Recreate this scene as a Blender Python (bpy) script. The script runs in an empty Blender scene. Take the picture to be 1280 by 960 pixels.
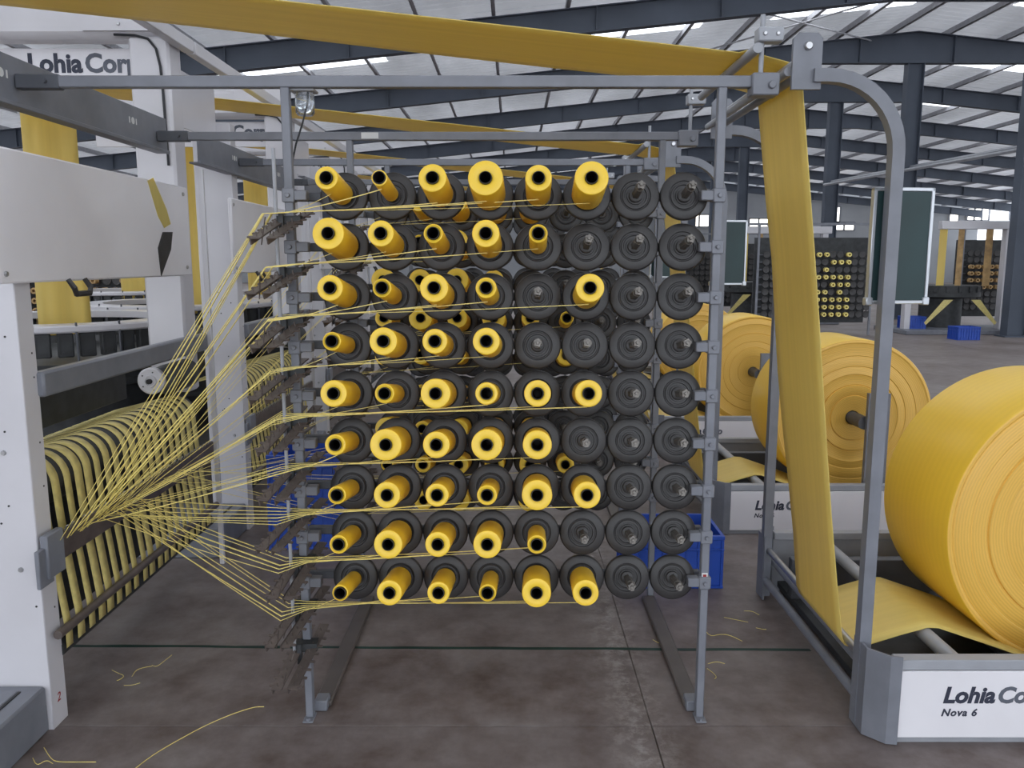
import bpy, math, random
from mathutils import Vector, Matrix
random.seed(7)
R = math.radians
scene = bpy.context.scene
COL = scene.collection

# ------------------------------------------------------------------ camera
TILT, FPX = 8.67, 1010.0
cd = bpy.data.cameras.new('camera'); cam = bpy.data.objects.new('camera', cd); COL.objects.link(cam)
cam.location = (0, 0, 1.6); cam.rotation_euler = (R(90 - TILT), 0, 0)
cd.sensor_width = 36; cd.lens = FPX / 1280 * 36; cd.clip_end = 300
scene.camera = cam
# ------------------------------------------------------------------ light
w = bpy.data.worlds.new('world'); scene.world = w; w.use_nodes = True
bg = w.node_tree.nodes['Background']; bg.inputs[0].default_value = (0.86, 0.92, 1.0, 1); bg.inputs[1].default_value = 2.6
SKYLIGHT = 2.4
scene.view_settings.view_transform = 'Standard'; scene.view_settings.look = 'None'
scene.view_settings.exposure = 0.08; scene.view_settings.gamma = 1; scene.view_settings.use_curve_mapping = False

# ------------------------------------------------------------------ pixel helpers
_t = R(TILT)
def ray(u, v):
    x = (u - 640) / FPX; yu = -(v - 480) / FPX
    return Vector((x, math.cos(_t) + yu * math.sin(_t), -math.sin(_t) + yu * math.cos(_t)))
def atY(u, v, Y):
    d = ray(u, v); return Vector((0, 0, 1.6)) + d * (Y / d.y)
def ground(u, v, z=0.0):
    d = ray(u, v); return Vector((0, 0, 1.6)) + d * ((z - 1.6) / d.z)

# ------------------------------------------------------------------ materials
MATS = {}
def mat(name, col, rough=0.5, metal=0.0, var=0.12, scale=8.0, bump=0.0, bscale=60.0, stretch=(1, 1, 1), emit=0.0, trans=0.0, spec=0.5):
    m = bpy.data.materials.new(name); m.use_nodes = True; nt = m.node_tree; b = nt.nodes['Principled BSDF']
    b.inputs['Roughness'].default_value = rough; b.inputs['Metallic'].default_value = metal
    b.inputs['Specular IOR Level'].default_value = spec
    tc = nt.nodes.new('ShaderNodeTexCoord'); mp = nt.nodes.new('ShaderNodeMapping'); mp.inputs['Scale'].default_value = stretch
    nt.links.new(tc.outputs['Object'], mp.inputs['Vector'])
    n = nt.nodes.new('ShaderNodeTexNoise'); n.inputs['Scale'].default_value = scale; n.inputs['Detail'].default_value = 5
    nt.links.new(mp.outputs['Vector'], n.inputs['Vector'])
    rp = nt.nodes.new('ShaderNodeValToRGB')
    lo = [max(0, c * (1 - var)) for c in col]; hi = [min(1, c * (1 + var)) for c in col]
    rp.color_ramp.elements[0].position = 0.3; rp.color_ramp.elements[1].position = 0.7
    rp.color_ramp.elements[0].color = (*lo, 1); rp.color_ramp.elements[1].color = (*hi, 1)
    nt.links.new(n.outputs['Fac'], rp.inputs['Fac']); nt.links.new(rp.outputs['Color'], b.inputs['Base Color'])
    if bump:
        n2 = nt.nodes.new('ShaderNodeTexNoise'); n2.inputs['Scale'].default_value = bscale; n2.inputs['Detail'].default_value = 3
        nt.links.new(mp.outputs['Vector'], n2.inputs['Vector'])
        bp = nt.nodes.new('ShaderNodeBump'); bp.inputs['Strength'].default_value = bump; bp.inputs['Distance'].default_value = 0.01
        nt.links.new(n2.outputs['Fac'], bp.inputs['Height']); nt.links.new(bp.outputs['Normal'], b.inputs['Normal'])
    if emit:
        b.inputs['Emission Color'].default_value = (*col, 1); b.inputs['Emission Strength'].default_value = emit
    if trans: b.inputs['Transmission Weight'].default_value = trans
    MATS[name] = m; return m
mat('white_paint', (0.60, 0.585, 0.615), 0.28, var=0.05, scale=3, bump=0.01)
mat('white_panel', (0.78, 0.76, 0.79), 0.3, var=0.04, scale=3)
mat('grey_paint', (0.185, 0.193, 0.222), 0.42, var=0.12, scale=10)
mat('grey_dark', (0.085, 0.09, 0.105), 0.5, var=0.15)
mat('grey_light', (0.33, 0.34, 0.37), 0.4, var=0.1)
mat('steel', (0.45, 0.45, 0.46), 0.3, metal=0.8, var=0.1, scale=30)
mat('dull_steel', (0.13, 0.105, 0.095), 0.45, metal=0.3, var=0.3, scale=14)
mat('black_plastic', (0.030, 0.0275, 0.0275), 0.42, var=0.25, scale=20, bump=0.05, bscale=80)
mat('black_tube', (0.012, 0.011, 0.011), 0.4)
mat('black_machine', (0.03, 0.032, 0.034), 0.55, var=0.4, scale=12)
mat('bar_brown', (0.10, 0.085, 0.078), 0.5, var=0.15, scale=6)
mat('peg', (0.17, 0.155, 0.14), 0.38, metal=0.5, var=0.3, scale=60)
mat('blue_plastic', (0.02, 0.075, 0.42), 0.4, var=0.1)
mat('board_green', (0.012, 0.038, 0.04), 0.5, var=0.2, scale=5)
mat('aluminium', (0.5, 0.52, 0.55), 0.35, metal=0.6)
mat('tan_tube', (0.50, 0.32, 0.14), 0.6, var=0.3)
mat('rafter_paint', (0.075, 0.09, 0.12), 0.6, var=0.15, scale=1)
mat('roof_sheet', (0.72, 0.72, 0.74), 0.38, metal=0.3, var=0.25, scale=0.5, stretch=(1, 0.3, 1))
mat('purlin_paint', (0.4, 0.4, 0.43), 0.5)
mat('skylight', (0.9, 0.95, 1.0), 0.4, var=0.02, emit=SKYLIGHT)
mat('window_light', (1.0, 0.95, 0.85), 0.4, var=0.02, emit=3.0)
mat('wall', (0.3, 0.31, 0.33), 0.8, var=0.1, scale=0.6)
mat('dark_ink', (0.03, 0.035, 0.06), 0.6)
mat('grey_ink', (0.11, 0.12, 0.15), 0.6)
mat('red_ink', (0.3, 0.02, 0.02), 0.6)
mat('sticker', (0.7, 0.7, 0.7), 0.5)
mat('cable', (0.015, 0.016, 0.02), 0.5)
mat('green_paint', (0.006, 0.032, 0.022), 0.6, var=0.5, scale=6, stretch=(1, 1, 1))
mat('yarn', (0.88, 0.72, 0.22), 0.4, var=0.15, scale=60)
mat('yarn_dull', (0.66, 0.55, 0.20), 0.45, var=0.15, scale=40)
mat('web', (0.92, 0.74, 0.23), 0.42, var=0.035, scale=3, stretch=(0.3, 14, 0.3), bump=0.02, bscale=30)
def add_translucent(name, fac, col):
    m = MATS[name]; nt = m.node_tree; b = nt.nodes['Principled BSDF']; out = nt.nodes['Material Output']
    tr = nt.nodes.new('ShaderNodeBsdfTranslucent'); mx = nt.nodes.new('ShaderNodeMixShader'); mx.inputs[0].default_value = fac
    src = b.inputs['Base Color'].links[0].from_socket
    mul = nt.nodes.new('ShaderNodeMix'); mul.data_type = 'RGBA'; mul.blend_type = 'MULTIPLY'; mul.inputs[0].default_value = 1.0
    mul.inputs[7].default_value = (*col, 1); nt.links.new(src, mul.inputs[6]); nt.links.new(mul.outputs[2], tr.inputs['Color'])
    nt.links.new(b.outputs[0], mx.inputs[1]); nt.links.new(tr.outputs[0], mx.inputs[2]); nt.links.new(mx.outputs[0], out.inputs['Surface'])
add_translucent('web', 0.35, (1, 1, 1)); add_translucent('roof_sheet', 0.16, (1, 1, 1))  # roof translucency is added to brighten its underside; the woven web is really translucent
mat('clear', (0.7, 0.75, 0.8), 0.12, trans=0.9)

def ring_mat(name, col, axis_scale, var, rough, bump=0.15, rings=False):
    """wound material: lines round the local Y axis (or concentric rings on its ends)"""
    m = bpy.data.materials.new(name); m.use_nodes = True; nt = m.node_tree; b = nt.nodes['Principled BSDF']
    b.inputs['Roughness'].default_value = rough
    tc = nt.nodes.new('ShaderNodeTexCoord'); wv = nt.nodes.new('ShaderNodeTexWave')
    if rings: wv.wave_type = 'RINGS'; wv.rings_direction = 'Y'
    else: wv.wave_type = 'BANDS'; wv.bands_direction = 'Y'
    wv.inputs['Scale'].default_value = axis_scale; wv.inputs['Distortion'].default_value = 1.5; wv.inputs['Detail'].default_value = 3
    wv.inputs['Detail Scale'].default_value = 2
    nt.links.new(tc.outputs['Object'], wv.inputs['Vector'])
    rp = nt.nodes.new('ShaderNodeValToRGB')
    rp.color_ramp.elements[0].color = (*[c * (1 - var) for c in col], 1); rp.color_ramp.elements[1].color = (*[min(1, c * (1 + var)) for c in col], 1)
    nt.links.new(wv.outputs['Fac'], rp.inputs['Fac']); nt.links.new(rp.outputs['Color'], b.inputs['Base Color'])
    bp = nt.nodes.new('ShaderNodeBump'); bp.inputs['Strength'].default_value = bump; bp.inputs['Distance'].default_value = 0.004
    nt.links.new(wv.outputs['Fac'], bp.inputs['Height']); nt.links.new(bp.outputs['Normal'], b.inputs['Normal'])
    MATS[name] = m; return m
ring_mat('package', (0.90, 0.56, 0.03), 60, 0.05, 0.34, 0.12)
ring_mat('package_end', (0.93, 0.62, 0.05), 110, 0.05, 0.3, 0.08, True)
ring_mat('roll_side', (0.86, 0.55, 0.05), 9, 0.015, 0.34, 0.01)
ring_mat('roll_face', (0.78, 0.46, 0.085), 30, 0.07, 0.45, 0.10, True)

# floor material
def floor_mat():
    m = bpy.data.materials.new('floor_concrete'); m.use_nodes = True; nt = m.node_tree; b = nt.nodes['Principled BSDF']
    g = nt.nodes.new('ShaderNodeNewGeometry')
    def noise(s, d=6, r=0.6):
        n = nt.nodes.new('ShaderNodeTexNoise'); n.inputs['Scale'].default_value = s; n.inputs['Detail'].default_value = d; n.inputs['Roughness'].default_value = r
        nt.links.new(g.outputs['Position'], n.inputs['Vector']); return n
    a, c, d = noise(0.75), noise(6.0, 8, 0.7), noise(60, 3)
    rp = nt.nodes.new('ShaderNodeValToRGB'); e = rp.color_ramp.elements
    e[0].position = 0.36; e[0].color = (0.098, 0.068, 0.057, 1); e[1].position = 0.64; e[1].color = (0.25, 0.22, 0.212, 1); em = e.new(.5); em.color = (0.178, 0.146, 0.138, 1)
    mx = nt.nodes.new('ShaderNodeMix'); mx.data_type = 'FLOAT'; mx.inputs[0].default_value = 0.45
    nt.links.new(a.outputs['Fac'], mx.inputs[2]); nt.links.new(c.outputs['Fac'], mx.inputs[3]); nt.links.new(mx.outputs[0], rp.inputs['Fac'])
    # pale scuffed filler along the slab joint beside the creel
    sx = nt.nodes.new('ShaderNodeSeparateXYZ'); nt.links.new(g.outputs['Position'], sx.inputs[0])
    def mth(op, p, q):
        n = nt.nodes.new('ShaderNodeMath'); n.operation = op
        for i_, v_ in ((0, p), (1, q)):
            if isinstance(v_, (int, float)): n.inputs[i_].default_value = v_
            elif v_ is not None: nt.links.new(v_, n.inputs[i_])
        return n.outputs[0]
    dist = mth('ABSOLUTE', mth('SUBTRACT', sx.outputs[0], 0.44), None)
    fall = nt.nodes.new('ShaderNodeMapRange'); fall.inputs[1].default_value = 0.0; fall.inputs[2].default_value = 0.15; fall.inputs[3].default_value = 1.0; fall.inputs[4].default_value = 0.0
    nt.links.new(dist, fall.inputs[0])
    sc = noise(16.0, 6, 0.75); sr = nt.nodes.new('ShaderNodeMapRange'); sr.inputs[1].default_value = 0.46; sr.inputs[2].default_value = 0.62; nt.links.new(sc.outputs['Fac'], sr.inputs[0])
    mk = mth('MULTIPLY', mth('MULTIPLY', fall.outputs[0], sr.outputs[0]), 0.8)
    m2 = nt.nodes.new('ShaderNodeMix'); m2.data_type = 'RGBA'; nt.links.new(mk, m2.inputs[0]); nt.links.new(rp.outputs['Color'], m2.inputs[6]); m2.inputs[7].default_value = (0.36, 0.33, 0.31, 1)
    nt.links.new(m2.outputs[2], b.inputs['Base Color'])
    r2 = nt.nodes.new('ShaderNodeMapRange'); r2.inputs[3].default_value = 0.38; r2.inputs[4].default_value = 0.62
    nt.links.new(c.outputs['Fac'], r2.inputs[0]); nt.links.new(r2.outputs[0], b.inputs['Roughness'])
    bp = nt.nodes.new('ShaderNodeBump'); bp.inputs['Strength'].default_value = 0.08; bp.inputs['Distance'].default_value = 0.01
    nt.links.new(d.outputs['Fac'], bp.inputs['Height']); nt.links.new(bp.outputs['Normal'], b.inputs['Normal'])
    MATS['floor'] = m
floor_mat()

# ------------------------------------------------------------------ mesh builder
class MB:
    def __init__(s): s.v = []; s.f = []; s.m = []
    def _add(s, vs, fs, mi=0):
        o = len(s.v); s.v += [tuple(p) for p in vs]; s.f += [tuple(i + o for i in f) for f in fs]; s.m += [mi] * len(fs); return s
    def box(s, a, b, mi=0, M=None):
        x0, x1 = sorted((a[0], b[0])); y0, y1 = sorted((a[1], b[1])); z0, z1 = sorted((a[2], b[2]))
        vs = [Vector(p) for p in ((x0,y0,z0),(x1,y0,z0),(x1,y1,z0),(x0,y1,z0),(x0,y0,z1),(x1,y0,z1),(x1,y1,z1),(x0,y1,z1))]
        if M: vs = [M @ p for p in vs]
        return s._add(vs, [(0,3,2,1),(4,5,6,7),(0,1,5,4),(1,2,6,5),(2,3,7,6),(3,0,4,7)], mi)
    def cbox(s, a, b, c=0.004, mi=0, M=None):
        """box with chamfered edges"""
        lo = [min(a[i], b[i]) for i in range(3)]; hi = [max(a[i], b[i]) for i in range(3)]
        vs = []; idx = {}
        for sx in (0,1):
            for sy in (0,1):
                for sz in (0,1):
                    sg = (sx, sy, sz)
                    for ax in range(3):
                        p = [ (hi if sg[i] else lo)[i] + (0 if i == ax else (-c if sg[i] else c)) for i in range(3)]
                        idx[(sg, ax)] = len(vs); vs.append(Vector(p))
        fs = []
        def orient(f):
            p = [vs[i] for i in f]; n = (p[1]-p[0]).cross(p[2]-p[0]); cen = sum(p, Vector())/len(p) - Vector([(lo[i]+hi[i])/2 for i in range(3)])
            return f if n.dot(cen) > 0 else f[::-1]
        for ax in range(3):
            o1, o2 = [i for i in range(3) if i != ax]
            for sd in (0,1):
                q = []
                for (p1, p2) in ((0,0),(1,0),(1,1),(0,1)):
                    sg = [0,0,0]; sg[ax] = sd; sg[o1] = p1; sg[o2] = p2; q.append(idx[(tuple(sg), ax)])
                fs.append(orient(tuple(q)))
            for p1 in (0,1):
                for p2 in (0,1):
                    sA = [0,0,0]; sA[o1] = p1; sA[o2] = p2; sB = list(sA); sB[ax] = 1
                    fs.append(orient((idx[(tuple(sA), o1)], idx[(tuple(sB), o1)], idx[(tuple(sB), o2)], idx[(tuple(sA), o2)])))
        for sx in (0,1):
            for sy in (0,1):
                for sz in (0,1): fs.append(orient(tuple(idx[((sx,sy,sz), ax)] for ax in range(3))))
        if M: vs = [M @ p for p in vs]
        return s._add(vs, fs, mi)
    def tube(s, pts, r, n=8, mi=0, cap=True, flat=None):
        pts = [Vector(p) for p in pts]; rings = []
        up = Vector((0,0,1))
        for i, p in enumerate(pts):
            d = ((pts[min(i+1, len(pts)-1)] - pts[max(i-1, 0)])).normalized()
            u = d.cross(up)
            if u.length < 1e-3: u = d.cross(Vector((0,1,0)))
            u.normalize(); v = u.cross(d).normalized()
            k = 1.0
            if 0 < i < len(pts)-1:
                a = (pts[i]-pts[i-1]).normalized().dot((pts[i+1]-pts[i]).normalized()); k = 1 / max(0.5, math.sqrt((1 + a) / 2))
            off = math.pi / 4 if n == 4 else 0
            rr = r * k
            f2 = flat if flat else 1.0
            rings.append([p + u * (rr * math.cos(off + 2*math.pi*j/n)) + v * (rr * f2 * math.sin(off + 2*math.pi*j/n)) for j in range(n)])
        vs = [p for rg in rings for p in rg]; fs = []
        for i in range(len(pts)-1):
            for j in range(n):
                a, b = i*n+j, i*n+(j+1) % n
                fs.append((a, b, b+n, a+n))
        if cap: fs.append(tuple(range(n-1, -1, -1))); fs.append(tuple((len(pts)-1)*n + j for j in range(n)))
        return s._add(vs, [f[::-1] for f in fs], mi)
    def lathe(s, prof, n=32, mi=0, M=None, closed=False, mis=None):
        """profile of (radius, y) turned about the local Y axis"""
        vs = []; fs = []; k = len(prof)
        for (r, y) in prof:
            for j in range(n):
                a = 2*math.pi*j/n; vs.append(Vector((r*math.cos(a), y, r*math.sin(a))))
        ml = []
        for i in range(k if closed else k-1):
            i2 = (i+1) % k
            for j in range(n):
                j2 = (j+1) % n; fs.append((i*n+j, i*n+j2, i2*n+j2, i2*n+j)); ml.append(mis[i] if mis else mi)
        if M: vs = [M @ p for p in vs]
        o = len(s.v); s._add(vs, fs, mi); s.m[-len(ml):] = ml
        if not closed:
            if prof[0][0] > 1e-6: s.f.append(tuple(o+j for j in range(n-1, -1, -1))); s.m.append(ml[0])
            if prof[-1][0] > 1e-6: s.f.append(tuple(o+(k-1)*n+j for j in range(n))); s.m.append(ml[-1])
        return s
    def prism(s, poly, axis, a, b, mi=0):
        """polygon of 2D points extruded along axis (0=x: pts are (y,z); 1=y: (x,z); 2=z: (x,y))"""
        def mk(p, t): return {0: (t, p[0], p[1]), 1: (p[0], t, p[1]), 2: (p[0], p[1], t)}[axis]
        n = len(poly); vs = [mk(p, a) for p in poly] + [mk(p, b) for p in poly]
        fs = [tuple(range(n)), tuple(range(2*n-1, n-1, -1))] + [(i, (i+1) % n, (i+1) % n + n, i+n) for i in range(n)]
        return s._add(vs, fs, mi)
    def mesh(s, name, mats, smooth=True, fix=False):
        me = bpy.data.meshes.new(name); me.from_pydata(s.v, [], s.f)
        if isinstance(mats, str): mats = [mats]
        for m in mats: me.materials.append(MATS[m])
        if len(mats) > 1: me.polygons.foreach_set('material_index', s.m)
        me.validate()
        import bmesh
        bm = bmesh.new(); bm.from_mesh(me); bmesh.ops.recalc_face_normals(bm, faces=bm.faces[:]); bm.to_mesh(me); bm.free()
        if smooth:
            me.shade_smooth(); me.set_sharp_from_angle(angle=R(38))
        me.update(); return me

def link(o, parent=None):
    COL.objects.link(o)
    if parent is not None: o.parent = parent
    return o
def mobj(name, me, parent=None, loc=None, rot=None):
    o = bpy.data.objects.new(name, me)
    if loc is not None: o.location = loc
    if rot is not None: o.rotation_euler = rot
    return link(o, parent)
def obj(name, mb, mats, parent=None, smooth=True):
    return mobj(name, mb.mesh(name, mats, smooth), parent)
def tag(o, label, cat, group=None, kind=None):
    o['label'] = label; o['category'] = cat
    if group: o['group'] = group
    if kind: o['kind'] = kind
    return o
def struct(o, label=None):
    o['kind'] = 'structure'
    if label: o['label'] = label
    return o
def thing(name, label, cat, loc=(0,0,0), group=None):
    o = bpy.data.objects.new(name, None); o.location = loc; o.empty_display_size = 0.1; link(o); return tag(o, label, cat, group)
def copy_tree(o, parent=None):
    c = o.copy(); COL.objects.link(c); c.parent = parent
    for ch in list(o.children): copy_tree(ch, c)
    return c
def text_mesh(body, size, shear=0.0, bold=0.0, space=1.0, mat_name='dark_ink', depth=0.0008):
    cu = bpy.data.curves.new('lettering', 'FONT'); cu.body = body; cu.size = size; cu.shear = shear; cu.offset = bold; cu.space_character = space
    cu.extrude = depth; cu.resolution_u = 3
    o = bpy.data.objects.new('lettering_tmp', cu); COL.objects.link(o)
    dg = bpy.context.evaluated_depsgraph_get(); dg.update()
    me = bpy.data.meshes.new_from_object(o.evaluated_get(dg)); me.name = 'lettering'
    bpy.data.objects.remove(o); bpy.data.curves.remove(cu)
    me.materials.clear(); me.materials.append(MATS[mat_name]); return me
def mesh_width(me): 
    xs = [v.co.x for v in me.vertices]; return max(xs) if xs else 0
ORD = ['first', 'second', 'third', 'fourth', 'fifth', 'sixth', 'seventh', 'eighth', 'ninth']
PERIOD = 2.1

# ================================================================== THE HALL
RX, RZ, SL = 10.7, 7.78, 0.103            # ridge
X0, X1, Y0, Y1 = -22.0, 34.0, -12.0, 60.0
def roof_z(x): return RZ - SL * abs(x - RX)

fl = struct(obj('floor', MB().box((X0, Y0, -0.12), (X1, Y1, -0.006)), 'floor'), 'hall floor of brown grey concrete slabs')
SX, SY = 4.0, 6.0
JX, JY = 0.485, 2.60
slab = MB().cbox((0.002, 0.002, -0.006), (SX - 0.002, SY - 0.002, 0), 0.0015).mesh('slab', 'floor')
ix = math.floor((X0 - JX) / SX)
while JX + ix * SX < X1:
    iy = math.floor((Y0 - JY) / SY)
    while JY + iy * SY < Y1:
        mobj('slab', slab, fl, (JX + ix * SX, JY + iy * SY, 0)); iy += 1
    ix += 1
gl = MB()
xx = -2.6
pts = []
while xx < 1.35:
    pts.append((xx, 3.20 - 0.012 * (xx + 2.6) + random.uniform(-.003, .003), random.uniform(.008, .012))); xx += 0.12
top = [(p[0], p[1] - p[2]) for p in pts]; bot = [(p[0], p[1] + p[2]) for p in pts][::-1]
for i in range(len(pts) - 1):
    a, b = pts[i], pts[i+1]
    gl.prism([(a[0], a[1]-a[2]), (b[0], b[1]-b[2]), (b[0], b[1]+b[2]), (a[0], a[1]+a[2])], 2, 0.0002, 0.0012)
obj('painted_line', gl, 'green_paint', fl)

# walls
struct(obj('wall_back', MB().box((X0, Y1, 0), (X1, Y1 + .2, 7.6)), 'wall'), 'far end wall of the hall')
struct(obj('wall_left', MB().box((X0 - .2, Y0, 0), (X0, Y1, 2.2)), 'wall'), 'side wall of the hall behind the looms')
struct(obj('wall_right', MB().box((X1, Y0, 0), (X1 + .2, Y1, 2.4)), 'wall'), 'side wall of the hall beyond the aisle')
def wall_window(i, x, z, wx, hz, n):
    wo = struct(obj('window_%d' % i, MB().box((x - wx/2, Y1 - .04, z - hz/2), (x + wx/2, Y1 - .01, z + hz/2)), 'window_light'), 'lit window in the far end wall')
    f = MB()
    for a in range(n + 1):
        px = x - wx/2 + wx * a / n; f.box((px - .06, Y1 - .1, z - hz/2), (px + .06, Y1 - .03, z + hz/2))
    f.box((x - wx/2, Y1 - .1, z - hz/2 - .06), (x + wx/2, Y1 - .03, z - hz/2 + .06)); f.box((x - wx/2, Y1 - .1, z + hz/2 - .06), (x + wx/2, Y1 - .03, z + hz/2 + .06))
    obj('window_frame', f, 'grey_paint', wo)
wi = 1
for (u, v, wx, hz, n) in ((1048, 283, 2.3, 0.6, 3), (1042, 268, .9, 1.1, 1), (1222, 268, 1.6, 0.9, 3), (1192, 270, .7, 1.0, 1), (948, 280, 1.4, .8, 2), (1269, 262, .8, 1.5, 1), (1000, 272, 1.1, .7, 2), (880, 276, 2.2, .9, 3)):
    p = atY(u, v, Y1); wall_window(wi, p.x, p.z, wx, hz, n); wi += 1

# roof: ribbed sheets with translucent strips, purlins, rafters
ceil = struct(bpy.data.objects.new('ceiling', None), 'ribbed metal roof on steel rafters'); link(ceil)
BAYS = [17.2 + 5.3 * k for k in range(-5, 9)]
def ribbed(mb, xa, xb, ya, yb, dz=0.0):
    prof = []; y = ya
    while y < yb - 1e-6:
        e = min(yb, y + 0.30)
        prof += [(y, 0), (y + .20, 0), (y + .23, .035), (y + .27, .035)]; y = e
    prof = [p for p in prof if p[0] <= yb] + [(yb, 0)]
    vs = []; fs = []
    for (yy, zz) in prof:
        vs += [(xa, yy, roof_z(xa) + zz + dz), (xb, yy, roof_z(xb) + zz + dz)]
    for i in range(len(prof) - 1): fs.append((2*i, 2*i+1, 2*i+3, 2*i+2))
    mb._add(vs, fs)
STRIPS = [(-19.5, -13), (-10.5, -3.0), (-0.5, 4.5), (6.2, 9.6), (12.0, 16.5), (19, 25), (27, 32)]
for bi in range(len(BAYS) - 1):
    ya, yb = BAYS[bi], BAYS[bi + 1]; ys = ya + 1.8; ye = ys + 1.5
    m = MB()
    for (xa, xb) in ((X0, RX), (RX, X1)):
        ribbed(m, xa, xb, ya, ys); ribbed(m, xa, xb, ye, yb)
    edges = [X0] + [e for st in STRIPS for e in st] + [RX, X1]
    edges = sorted(edges)
    for a, b in zip(edges[:-1], edges[1:]):
        mid = (a + b) / 2
        if not any(s0 < mid < s1 for s0, s1 in STRIPS): ribbed(m, a, b, ys, ye)
    obj('roof_sheet', m, 'roof_sheet', ceil)
    for (s0, s1) in STRIPS:
        m = MB(); ribbed(m, s0, s1, ys, ye); obj('skylight_strip', m, 'skylight', ceil)
ya, yb = BAYS[0] - .2, BAYS[-1] + .2
x = X0 + 0.6
while x < X1:
    z = roof_z(x)
    obj('purlin', MB().box((x - .008, ya, z - .15), (x + .008, yb, z - .003)).box((x - .008, ya, z - .15), (x + .07, yb, z - .14)), 'purlin_paint', ceil, False); x += 1.5
def zb(x):
    d = abs(x - RX); return (RZ - .70) - SL * max(d, 3.0)
for Yr in BAYS:
    m = MB(); xs = [X0, -18, -14, -10, -6, -2, 2, 5, RX - 3, RX, RX + 3, 17, 22, 28, X1]
    for a, b in zip(xs[:-1], xs[1:]):
        ta, tb, la, lb = roof_z(a) - .2, roof_z(b) - .2, zb(a), zb(b)
        m.prism([(a, la), (b, lb), (b, tb), (a, ta)], 1, Yr - .012, Yr + .012)
        for (p, q) in ((la, lb), (ta - .02, tb - .02)): m.prism([(a, p), (b, q), (b, q + .02), (a, p + .02)], 1, Yr - .11, Yr + .11)
    x = X0 + 1.2
    while x < X1: m.box((x - .01, Yr - .1, zb(x) + .02), (x + .01, Yr + .1, roof_z(x) - .22)); x += 2.5
    rf = obj('rafter', m, 'rafter_paint', ceil, False)
    # I-section ridge post under each rafter
    if Yr > 15:
        c = MB(); h = zb(RX)
        c.box((RX - .2, Yr - .012, 0), (RX + .2, Yr + .012, h)).box((RX - .22, Yr - .13, 0), (RX - .2, Yr + .13, h)).box((RX + .2, Yr - .13, 0), (RX + .22, Yr + .13, h)).box((RX - .3, Yr - .2, 0), (RX + .3, Yr + .2, .03))
        struct(obj('column', c, 'rafter_paint', None, False), 'tall steel column carrying a roof rafter at the ridge')
for (xa, ya_, xb, yb_) in ((4.0, 17.2, 9.5, 22.5), (9.5, 17.2, 4.0, 22.5), (4, 22.5, 9.5, 27.8)):
    obj('brace_rod', MB().tube([(xa, ya_, roof_z(xa) - .3), (xb, yb_, roof_z(xb) - .3)], .02, 6), 'purlin_paint', ceil)
# cable tray run far behind on brackets, from column to column
obj('cable_tray', MB().tube([(RX, 17.0, 3.9), (RX - .3, 27.6, 4.1)], .05, 6).tube([(RX + .25, 17.0, 4.0), (RX - .05, 27.6, 4.2)], .05, 6), 'grey_light', ceil)

# ================================================================== CREEL
CX = [-0.547 + (0.56 + 0.547) * c / 7 for c in range(8)]
RZS = [1.807 - (1.807 - 0.505) * r / 8 for r in range(9)]
AX = Vector((-0.028, -1, 0.163)).normalized()          # spindle axis, towards the open end
ROT = Vector((0, -1, 0)).rotation_difference(AX).to_euler()
POSTL, POSTR = -0.715, 0.663
disc_me = MB().lathe([(0.0, .012), (.060, .012), (.0765, .008), (.0785, .002), (.0785, -.004), (.0765, -.009), (.073, -.0115), (.050, -.0125), (.0475, -.0085), (.044, -.008), (.042, -.0115), (.037, -.012), (.0355, -.006), (.0285, -.006), (.0275, -.010), (.0225, -.010), (.0215, -.02), (.018, -.022), (0, -.022)], 40).mesh('spindle_disc', 'black_plastic')
pm = MB()
pr = []
for i in range(20):
    a = 2 * math.pi * i / 20; rr = .0138 if (i % 4) < 2 else .0112; pr.append((rr * math.cos(a), rr * math.sin(a)))
pm.prism(pr, 1, -.152, -.018)
pm.lathe([(.0135, -.128), (.0148, -.128), (.0148, -.122), (.0135, -.122)], 16, closed=True)
for k in range(3):
    a = 2.1 * k + .4; pm.box((.009*math.cos(a) - .003, -.158, .009*math.sin(a) - .003), (.009*math.cos(a) + .003, -.15, .009*math.sin(a) + .003))
pm.lathe([(.0, -.160), (.0045, -.160), (.0055, -.152), (.0055, -.15), (0, -.15)], 10)
peg_me = pm.mesh('peg', 'peg')
stub_me = MB().lathe([(0, .05), (.016, .05), (.016, .010), (0, .010)], 12).mesh('stub', 'grey_dark')

def guide_mesh():
    m = MB()
    # two slanted slotted plates with thread eyes, either side of the post
    for (sx, x0) in ((-1, -.02), (1, .03)):
        M = Matrix.Translation((x0, 0, 0)) @ Matrix.Rotation(R(-14), 4, 'Z') @ Matrix.Rotation(R(18), 4, 'X')
        m.box((-.017, -.20, -.002), (.017, .10, .002), 0, M)
        m.box((-.018, -.20, -.02), (-.014, .10, .002), 0, M)
        for i in range(8):
            y = -.185 + .036 * i
            m.box((-.030 if sx < 0 else .010, y - .004, -.002), (-.010 if sx < 0 else .032, y + .004, .003), 0, M)
            m.tube([M @ Vector((.0, y, .0)), M @ Vector((.0, y, .016))], .0022, 5)
    m.box((-.032, -.02, -.016), (.042, .028, .012), 1)
    m.box((-.022, -.04, -.05), (-.008, -.02, .02), 1)
    m.tube([(-.03, -.19, .0), (-.055, -.15, -.08)], .002, 5)
    m.tube([(-.03, -.06, .0), (-.05, -.09, -.075)], .002, 5)
    return m.mesh('yarn_guide', ['dull_steel', 'black_machine'])
guide_me = guide_mesh()
clamp_me = MB().cbox((-.014, -.018, -.016), (.058, .018, .016), .003).cbox((-.02, -.022, -.022), (.02, .016, .022), .003).lathe([(0, -.032), (.006, -.032), (.0075, -.029), (.0075, -.018), (0, -.018)], 10).mesh('clamp', 'grey_paint')
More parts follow.
